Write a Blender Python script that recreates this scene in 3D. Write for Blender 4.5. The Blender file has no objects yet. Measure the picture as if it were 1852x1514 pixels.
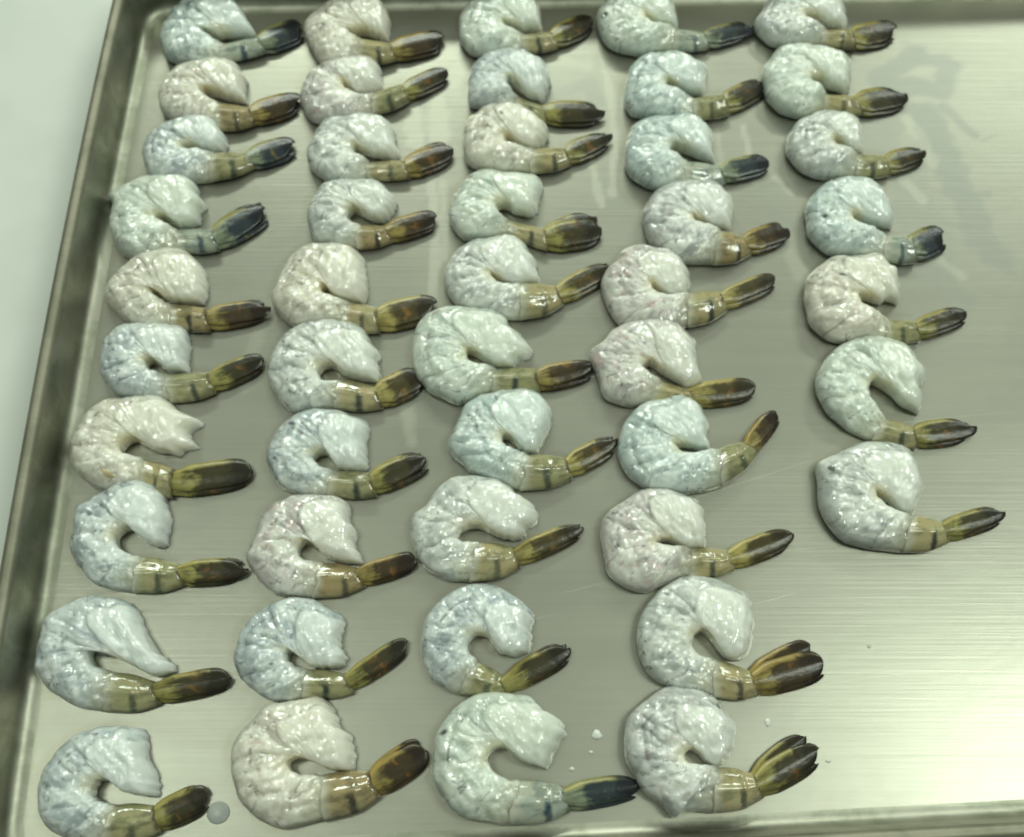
import bpy, math, random
import numpy as np
R = math.radians
scene = bpy.context.scene
COL = scene.collection

# ------------------------------------------------------------------ camera
CAM_H, TILT, FPX = 0.36, R(23.3), 1955.0          # metres, radians, focal length in photo pixels
cam_d = bpy.data.cameras.new("camera")
cam_d.sensor_width = 36.0
cam_d.lens = 36.0 * FPX / 1852.0
cam_d.clip_start, cam_d.clip_end = 0.01, 50.0
cam = bpy.data.objects.new("camera", cam_d)
cam.location = (0, 0, CAM_H)
cam.rotation_euler = (TILT, 0, 0)
COL.objects.link(cam)
scene.camera = cam
cam_d.dof.use_dof = True
cam_d.dof.focus_distance = 0.345
cam_d.dof.aperture_fstop = 12.0

# ------------------------------------------------------------------ room light
world = bpy.data.worlds.new("World")
scene.world = world
world.use_nodes = True
bg = world.node_tree.nodes["Background"]
bg.inputs["Color"].default_value = (0.90, 1.0, 0.84, 1)
bg.inputs["Strength"].default_value = 0.21

def area(name, loc, aim, sx, sy, power, color=(0.90, 1.0, 0.86)):
    l = bpy.data.lights.new(name, 'AREA')
    l.shape = 'RECTANGLE'
    l.size, l.size_y = sx, sy
    l.energy, l.color = power, color
    o = bpy.data.objects.new(name, l)
    o.location = loc
    d = np.array(aim, float) - np.array(loc, float)
    d /= np.linalg.norm(d)
    o.rotation_euler = (math.acos(-d[2]), 0, math.atan2(-d[0], d[1]) if abs(d[0]) + abs(d[1]) > 1e-6 else 0)
    COL.objects.link(o)
    return o

area("soft_fill_light", (0.1, 0.85, 1.75), (0.1, 0.85, 0), 3.2, 2.9, 5.5)            # added broad overhead fill, gives the tray bottom an even reflection
area("fluorescent_lamp", (1.15, 0.12, 1.70), (1.15, 0.12, 0), 1.00, 0.18, 14.0)     # fitting right of the photographer
area("fluorescent_lamp", (-0.72, 0.16, 1.70), (-0.72, 0.16, 0), 0.50, 0.14, 3.9)    # the end of another, left of the head
area("fluorescent_lamp", (1.55, 2.30, 1.70), (0.1, 0.1, 0), 1.10, 0.22, 17.0)       # fitting far right
area("fluorescent_lamp", (-0.35, 2.75, 1.70), (0, 0.1, 0), 1.60, 0.24, 40.0)        # fitting beyond the tray

scene.view_settings.view_transform = 'Standard'
scene.view_settings.look = 'None'
scene.view_settings.exposure = -0.03
scene.view_settings.gamma = 1.0
scene.cycles.filter_width = 2.0
scene.cycles.max_bounces = 8
scene.cycles.caustics_reflective = False
scene.cycles.caustics_refractive = False
scene.cycles.sample_clamp_indirect = 4.0

# ------------------------------------------------------------------ helpers
CT, ST = math.cos(TILT), math.sin(TILT)
def ground(px, py, z=0.0):
    """A photo pixel to the point of the tray at height z (metres)."""
    x, y = (px - 926.0) / FPX, -(py - 757.0) / FPX
    dx, dy, dz = x, y * CT + ST, y * ST - CT
    k = (z - CAM_H) / dz
    return np.array([dx * k, dy * k, z])

def catmull(pts, n, closed=False):
    """n points evenly spaced along a Catmull-Rom curve."""
    P = np.array(pts, float)
    Q = np.vstack([2 * P[0] - P[1], P, 2 * P[-1] - P[-2]])
    out = []
    for i in range(len(P) - 1):
        p0, p1, p2, p3 = Q[i:i + 4]
        t = np.linspace(0, 1, 12, endpoint=False)[:, None]
        out.append(0.5 * ((2 * p1) + (-p0 + p2) * t + (2 * p0 - 5 * p1 + 4 * p2 - p3) * t ** 2 + (-p0 + 3 * p1 - 3 * p2 + p3) * t ** 3))
    out = np.vstack(out + [P[-1:]])
    return resample(out, n)

def resample(P, n):
    P = np.array(P, float)
    s = np.r_[0, np.cumsum(np.linalg.norm(np.diff(P, axis=0), axis=1))]
    t = np.linspace(0, s[-1], n)
    return np.stack([np.interp(t, s, P[:, k]) for k in range(P.shape[1])], 1)

def smooth01(x, a, b):
    t = np.clip((x - a) / (b - a), 0, 1)
    return t * t * (3 - 2 * t)

def wave_noise(rng, u, v, fu, fv, n=6):
    """Cheap smooth random field over (u, v), about -1..1."""
    s = np.zeros(np.broadcast(u, v).shape)
    for _ in range(n):
        a, b, p = rng.uniform(-fu, fu), rng.uniform(-fv, fv), rng.uniform(0, 6.28)
        s = s + np.sin(a * u + b * v + p)
    return s / math.sqrt(n) * 0.8

def link(name, me, parent=None, mat=None):
    o = bpy.data.objects.new(name, me)
    if mat is not None: me.materials.append(mat)
    COL.objects.link(o)
    if parent is not None: o.parent = parent
    return o

def thing(name, loc, label, cat, group=None):
    o = bpy.data.objects.new(name, None)
    o.empty_display_size = 0.01
    o.location = loc
    tag(o, label, cat, group)
    COL.objects.link(o)
    return o

def tag(o, label=None, cat=None, group=None, kind=None):
    if label: o["label"] = label
    if cat: o["category"] = cat
    if group: o["group"] = group
    if kind: o["kind"] = kind

def mesh(name, V, F, attrs=None, smooth=True):
    me = bpy.data.meshes.new(name)
    me.from_pydata([tuple(map(float, p)) for p in V], [], F)
    me.update()
    if attrs:
        for k, a in attrs.items():
            at = me.attributes.new(k, 'FLOAT', 'POINT')
            at.data.foreach_set('value', np.asarray(a, np.float32).ravel())
    if smooth:
        me.polygons.foreach_set('use_smooth', [True] * len(me.polygons))
    return me

def ring_faces(nu, nv, cap0=True, cap1=True):
    F = []
    for i in range(nu - 1):
        for j in range(nv):
            k = (j + 1) % nv
            F.append((i * nv + j, i * nv + k, (i + 1) * nv + k, (i + 1) * nv + j))
    if cap0: F.append(tuple(range(nv - 1, -1, -1)))
    if cap1: F.append(tuple((nu - 1) * nv + j for j in range(nv)))
    return F

# ------------------------------------------------------------------ materials
class Nodes:
    def __init__(self, name):
        self.m = bpy.data.materials.new(name)
        self.m.use_nodes = True
        self.t = self.m.node_tree
        self.p = self.t.nodes["Principled BSDF"]
    def n(self, typ, **kw):
        x = self.t.nodes.new(typ)
        for k, v in kw.items(): setattr(x, k, v)
        return x
    def l(self, a, b): self.t.links.new(a, b)
    def put(self, sock, v):
        if isinstance(v, bpy.types.NodeSocket): self.l(v, sock)
        else: sock.default_value = v
    def attr(self, name):
        return self.n('ShaderNodeAttribute', attribute_name=name).outputs['Fac']
    def math(self, op, a, b=0.0, c=None, clamp=False):
        x = self.n('ShaderNodeMath', operation=op, use_clamp=clamp)
        self.put(x.inputs[0], a); self.put(x.inputs[1], b)
        if c is not None: self.put(x.inputs[2], c)
        return x.outputs[0]
    def rng(self, v, a, b, c=0.0, d=1.0):
        x = self.n('ShaderNodeMapRange', interpolation_type='SMOOTHSTEP')
        self.put(x.inputs[0], v)
        for k, q in enumerate((a, b, c, d)): x.inputs[k + 1].default_value = q
        return x.outputs[0]
    def mix(self, f, a, b, blend='MIX'):
        x = self.n('ShaderNodeMix', data_type='RGBA', blend_type=blend)
        self.put(x.inputs[0], f)
        for s, v in ((x.inputs[6], a), (x.inputs[7], b)):
            self.put(s, v if isinstance(v, bpy.types.NodeSocket) else (*v, 1))
        return x.outputs[2]
    def noise(self, vec, scale, detail=3.0, rough=0.55, dist=0.0):
        x = self.n('ShaderNodeTexNoise')
        self.l(vec, x.inputs['Vector'])
        x.inputs['Scale'].default_value = scale
        x.inputs['Detail'].default_value = detail
        x.inputs['Roughness'].default_value = rough
        x.inputs['Distortion'].default_value = dist
        return x.outputs[0]
    def combine(self, x, y, z):
        c = self.n('ShaderNodeCombineXYZ')
        for k, v in enumerate((x, y, z)): self.put(c.inputs[k], v)
        return c.outputs[0]
    def world_vec(self, sx=1, sy=1, sz=1):
        g = self.n('ShaderNodeNewGeometry').outputs['Position']
        m = self.n('ShaderNodeMapping')
        m.inputs['Scale'].default_value = (sx, sy, sz)
        self.l(g, m.inputs['Vector'])
        return m.outputs[0]
    def bump(self, h, strength, dist, prev=None):
        b = self.n('ShaderNodeBump')
        b.inputs['Strength'].default_value = strength
        b.inputs['Distance'].default_value = dist
        self.l(h, b.inputs['Height'])
        if prev is not None: self.l(prev, b.inputs['Normal'])
        return b.outputs[0]

def flesh_material(name, white, grey, tint, amount):
    """Raw shrimp meat: dense white muscle, clearer grey back, pigment seams, wet surface."""
    N = Nodes(name)
    u, v, seed = N.attr('along'), N.attr('across'), N.attr('seed')
    lobe, strip, seam, spot = N.attr('lobe'), N.attr('strip'), N.attr('seam'), N.attr('spot')
    pos = N.world_vec()
    uv = N.combine(N.math('MULTIPLY', u, 3.2), v, seed)
    warp = N.n('ShaderNodeTexNoise'); N.l(pos, warp.inputs['Vector']); warp.inputs['Scale'].default_value = 240
    off = N.n('ShaderNodeVectorMath', operation='MULTIPLY_ADD')
    N.l(warp.outputs['Color'], off.inputs[0]); off.inputs[1].default_value = (0.0028,) * 3; N.l(pos, off.inputs[2])
    vor = N.n('ShaderNodeTexVoronoi', feature='SMOOTH_F1')
    N.l(off.outputs[0], vor.inputs['Vector']); vor.inputs['Scale'].default_value = 250; vor.inputs['Smoothness'].default_value = 0.35
    cell = vor.outputs['Distance']
    big = N.noise(uv, 2.6, 4, 0.6, 0.7)
    mid = N.noise(pos, 260, 4, 0.6, 0.3)
    fine = N.noise(pos, 900, 3, 0.6)
    col = N.mix(N.rng(mid, 0.35, 0.7), white, tuple(c * 0.92 for c in white))
    # clearer, greyer meat between the dense lumps, in the back strip and towards the tail
    body = N.math('SUBTRACT', 1.0, lobe)
    gaps = N.math('ADD', N.math('MULTIPLY', N.rng(cell, 0.30, 0.70), 0.32), N.math('MULTIPLY', N.rng(big, 0.42, 0.54), 0.70))
    gaps = N.math('MULTIPLY', gaps, N.math('ADD', N.rng(v, 0.85, 0.45), N.rng(u, 0.6, 0.9, 0.0, 0.35), clamp=True))
    clear = N.math('MULTIPLY', N.math('MAXIMUM', gaps, N.math('MULTIPLY', strip, N.rng(big, 0.30, 0.62, 0.25, 0.75))), body, clamp=True)
    col = N.mix(N.math('MULTIPLY', clear, amount), col, grey)
    # cream fat by the inner curve
    fat = N.math('MULTIPLY', N.rng(v, 0.70, 0.97), N.math('MULTIPLY', N.rng(u, 0.22, 0.38), N.rng(u, 0.70, 0.55)))
    col = N.mix(N.math('MULTIPLY', fat, 0.5), col, (0.76, 0.68, 0.42))
    # faint tinted smudges
    sm = N.noise(uv, 5.0, 4, 0.6, 0.8)
    smf = N.math('MULTIPLY', N.rng(sm, 0.53, 0.66), N.math('SUBTRACT', 1.0, N.math('MULTIPLY', lobe, 0.75)))
    col = N.mix(N.math('MULTIPLY', smf, 0.6), col, tint)
    # dark pigment in the seams between the segments and along the back
    gate = N.rng(N.noise(uv, 4.5, 3, 0.6), 0.46, 0.56)
    col = N.mix(N.math('MULTIPLY', N.math('MULTIPLY', seam, gate), 0.72), col, (0.085, 0.085, 0.09))
    t1 = N.noise(uv, 2.2, 3, 0.5, 1.0)
    thread = N.rng(N.math('ABSOLUTE', N.math('SUBTRACT', t1, 0.5)), 0.014, 0.004)
    thread = N.math('MULTIPLY', thread, N.math('MULTIPLY', N.rng(N.noise(uv, 3.4, 2, 0.5), 0.52, 0.58), body))
    col = N.mix(N.math('MULTIPLY', N.math('MULTIPLY', thread, N.rng(v, 0.9, 0.7)), 0.65), col, (0.08, 0.08, 0.085))
    col = N.mix(N.math('MULTIPLY', spot, 0.92, clamp=True), col, (0.03, 0.035, 0.04))
    hem = N.math('MULTIPLY', N.rng(N.math('ADD', u, N.math('MULTIPLY', N.math('SUBTRACT', sm, 0.5), 0.30)), 0.84, 1.02), 0.75)
    col = N.mix(hem, col, (0.46, 0.45, 0.30))                          # the shell begins as a thin skin over the meat
    N.l(col, N.p.inputs['Base Color'])
    N.p.inputs['Subsurface Weight'].default_value = 0.88
    N.p.inputs['Subsurface Radius'].default_value = (1.0, 1.0, 0.9)
    N.p.inputs['Subsurface Scale'].default_value = 0.0065
    N.p.inputs['Roughness'].default_value = 0.30
    N.p.inputs['IOR'].default_value = 1.40
    N.p.inputs['Coat Weight'].default_value = 1.0
    N.p.inputs['Coat Roughness'].default_value = 0.03
    N.p.inputs['Coat IOR'].default_value = 1.75
    hgt = N.math('MULTIPLY', N.math('SUBTRACT', 1.0, N.math('MULTIPLY', cell, cell)), N.math('ADD', 0.25, N.math('MULTIPLY', body, 0.75)))
    b = N.bump(hgt, 0.45, 0.0009)
    N.l(N.bump(N.noise(pos, 300, 2, 0.5, 0.4), 0.2, 0.0006, b), N.p.inputs['Normal'])
    patchy = N.rng(N.noise(pos, 130, 2, 0.5), 0.42, 0.58, 0.25, 1.0)
    c = N.bump(N.math('MULTIPLY', N.noise(N.world_vec(0.6, 1, 1), 430, 1, 0.4, 0.4), patchy), 0.9, 0.0009, b)      # the film of water breaks the lamps into small glints
    c = N.bump(fine, 0.2, 0.0003, c)
    N.l(c, N.p.inputs['Coat Normal'])
    return N.m

def shell_material(name, pale, warm, band):
    """Last shell ring: glossy, olive to tan, one dark band and a darker hind edge."""
    N = Nodes(name)
    u, v, seed = N.attr('along'), N.attr('across'), N.attr('seed')
    pos = N.world_vec()
    n1 = N.noise(pos, 240, 4, 0.6, 0.5)
    n2 = N.noise(N.combine(u, N.math('MULTIPLY', v, 1.5), seed), 3.0, 3, 0.6)
    col = N.mix(N.rng(n1, 0.35, 0.65), pale, warm)
    col = N.mix(N.math('MULTIPLY', N.rng(n2, 0.45, 0.65), 0.7), col, tuple(c * 0.5 for c in pale))
    wob = N.math('ADD', u, N.math('MULTIPLY', N.math('SUBTRACT', n2, 0.5), 0.16))
    bnd = N.math('MULTIPLY', N.rng(N.math('ABSOLUTE', N.math('SUBTRACT', wob, N.attr('bandpos'))), 0.11, 0.02), N.rng(N.math('ADD', v, N.math('MULTIPLY', n1, 0.3)), 0.72, 0.50))
    col = N.mix(N.math('MULTIPLY', bnd, N.attr('bandamt')), col, band)
    hind = N.math('MULTIPLY', N.rng(u, 0.90, 0.98), N.rng(n1, 0.35, 0.55))
    col = N.mix(N.math('MULTIPLY', hind, 0.75), col, (0.05, 0.035, 0.015))
    clear = N.rng(N.math('ADD', wob, N.math('MULTIPLY', N.math('SUBTRACT', n1, 0.5), 0.30)), 0.26, 0.0)                                       # thin front edge lets the meat show
    col = N.mix(N.math('MULTIPLY', clear, N.rng(n1, 0.3, 0.6, 0.40, 0.85)), col, (0.60, 0.60, 0.50))
    N.l(col, N.p.inputs['Base Color'])
    N.p.inputs['Roughness'].default_value = 0.11
    N.p.inputs['IOR'].default_value = 1.6
    N.p.inputs['Subsurface Weight'].default_value = 0.25
    N.p.inputs['Subsurface Scale'].default_value = 0.001
    b = N.bump(N.noise(pos, 300, 2, 0.5), 0.35, 0.0006)
    N.l(b, N.p.inputs['Normal'])
    return N.m

def fin_material(name, base, edge, dark, patch):
    """Tail fin: ribbed, yellowish edge, dark outer half, rusty patches."""
    N = Nodes(name)
    u, v, seed = N.attr('along'), N.attr('across'), N.attr('seed')
    pos = N.world_vec()
    streak = N.noise(N.combine(N.math('MULTIPLY', u, 1.1), N.math('MULTIPLY', v, 2.6), seed), 2.6, 3, 0.6, 0.4)
    streak = N.math('ADD', N.math('MULTIPLY', streak, 0.5), N.math('MULTIPLY', N.noise(pos, 230, 3, 0.55, 0.6), 0.5))
    blot = N.noise(N.combine(N.math('MULTIPLY', u, 2.0), v, seed), 2.2, 3, 0.6, 0.6)
    col = N.mix(N.rng(streak, 0.40, 0.62), base, tuple(c * 0.55 for c in base))
    rim = N.rng(N.math('ADD', v, N.math('MULTIPLY', N.math('SUBTRACT', blot, 0.5), 0.3)), 0.72, 0.86)
    col = N.mix(N.math('MULTIPLY', rim, 0.8), col, edge)
    reach = N.math('ADD', u, N.math('MULTIPLY', N.math('SUBTRACT', streak, 0.5), 0.8))
    core = N.math('MULTIPLY', N.rng(reach, 0.18, 0.42), N.math('SUBTRACT', 1.0, N.math('MULTIPLY', rim, 0.75)))
    col = N.mix(N.math('MULTIPLY', core, 0.93), col, dark)
    pt = N.math('MULTIPLY', N.rng(blot, 0.55, 0.66), N.rng(u, 0.35, 0.6))
    col = N.mix(N.math('MULTIPLY', pt, 0.6), col, patch)
    tip = N.rng(N.math('ADD', u, N.math('MULTIPLY', N.math('SUBTRACT', blot, 0.5), 0.6)), 0.62, 0.80)
    col = N.mix(N.math('MULTIPLY', tip, 0.92), col, tuple(c * 0.45 for c in dark))
    N.l(col, N.p.inputs['Base Color'])
    N.p.inputs['Roughness'].default_value = 0.25
    N.p.inputs['Specular IOR Level'].default_value = 0.38
    N.p.inputs['IOR'].default_value = 1.5
    b = N.bump(streak, 0.3, 0.0005)
    b = N.bump(N.noise(pos, 300, 2, 0.5), 0.3, 0.0004, b)
    N.l(b, N.p.inputs['Normal'])
    return N.m

FLESH = {
    'white': flesh_material('flesh_white', (0.84, 0.87, 0.80), (0.44, 0.48, 0.46), (0.62, 0.64, 0.60), 0.85),
    'cream': flesh_material('flesh_cream', (0.86, 0.85, 0.74), (0.54, 0.52, 0.44), (0.70, 0.60, 0.50), 0.80),
    'pink':  flesh_material('flesh_pink',  (0.84, 0.85, 0.77), (0.50, 0.48, 0.46), (0.62, 0.45, 0.43), 0.90),
    'blue':  flesh_material('flesh_blue',  (0.80, 0.86, 0.82), (0.40, 0.46, 0.47), (0.42, 0.50, 0.55), 0.92),
    'green': flesh_material('flesh_green', (0.81, 0.87, 0.77), (0.50, 0.57, 0.50), (0.54, 0.64, 0.60), 0.80),
    'aqua':  flesh_material('flesh_aqua',  (0.78, 0.86, 0.81), (0.43, 0.52, 0.50), (0.46, 0.57, 0.59), 0.90),
    'grey':  flesh_material('flesh_grey',  (0.83, 0.86, 0.80), (0.39, 0.42, 0.41), (0.56, 0.48, 0.46), 0.92),
}
SHELL = {
    'olive': shell_material('shell_olive', (0.31, 0.31, 0.16), (0.38, 0.35, 0.19), (0.03, 0.05, 0.035)),
    'tan':   shell_material('shell_tan',   (0.39, 0.37, 0.20), (0.43, 0.36, 0.19), (0.04, 0.05, 0.035)),
    'brown': shell_material('shell_brown', (0.33, 0.29, 0.15), (0.39, 0.30, 0.15), (0.045, 0.04, 0.03)),
    'blue':  shell_material('shell_blue',  (0.36, 0.43, 0.37), (0.46, 0.47, 0.36), (0.02, 0.055, 0.085)),
}
FIN = {
    'olive': fin_material('fin_olive', (0.28, 0.26, 0.08), (0.42, 0.36, 0.12), (0.030, 0.026, 0.012), (0.28, 0.12, 0.03)),
    'gold':  fin_material('fin_gold',  (0.36, 0.31, 0.10), (0.52, 0.43, 0.15), (0.045, 0.036, 0.013), (0.34, 0.18, 0.04)),
    'brown': fin_material('fin_brown', (0.29, 0.23, 0.07), (0.43, 0.31, 0.09), (0.034, 0.022, 0.010), (0.30, 0.13, 0.03)),
    'blue':  fin_material('fin_blue',  (0.22, 0.26, 0.17), (0.40, 0.36, 0.12), (0.016, 0.026, 0.036), (0.28, 0.20, 0.04)),
}
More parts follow.
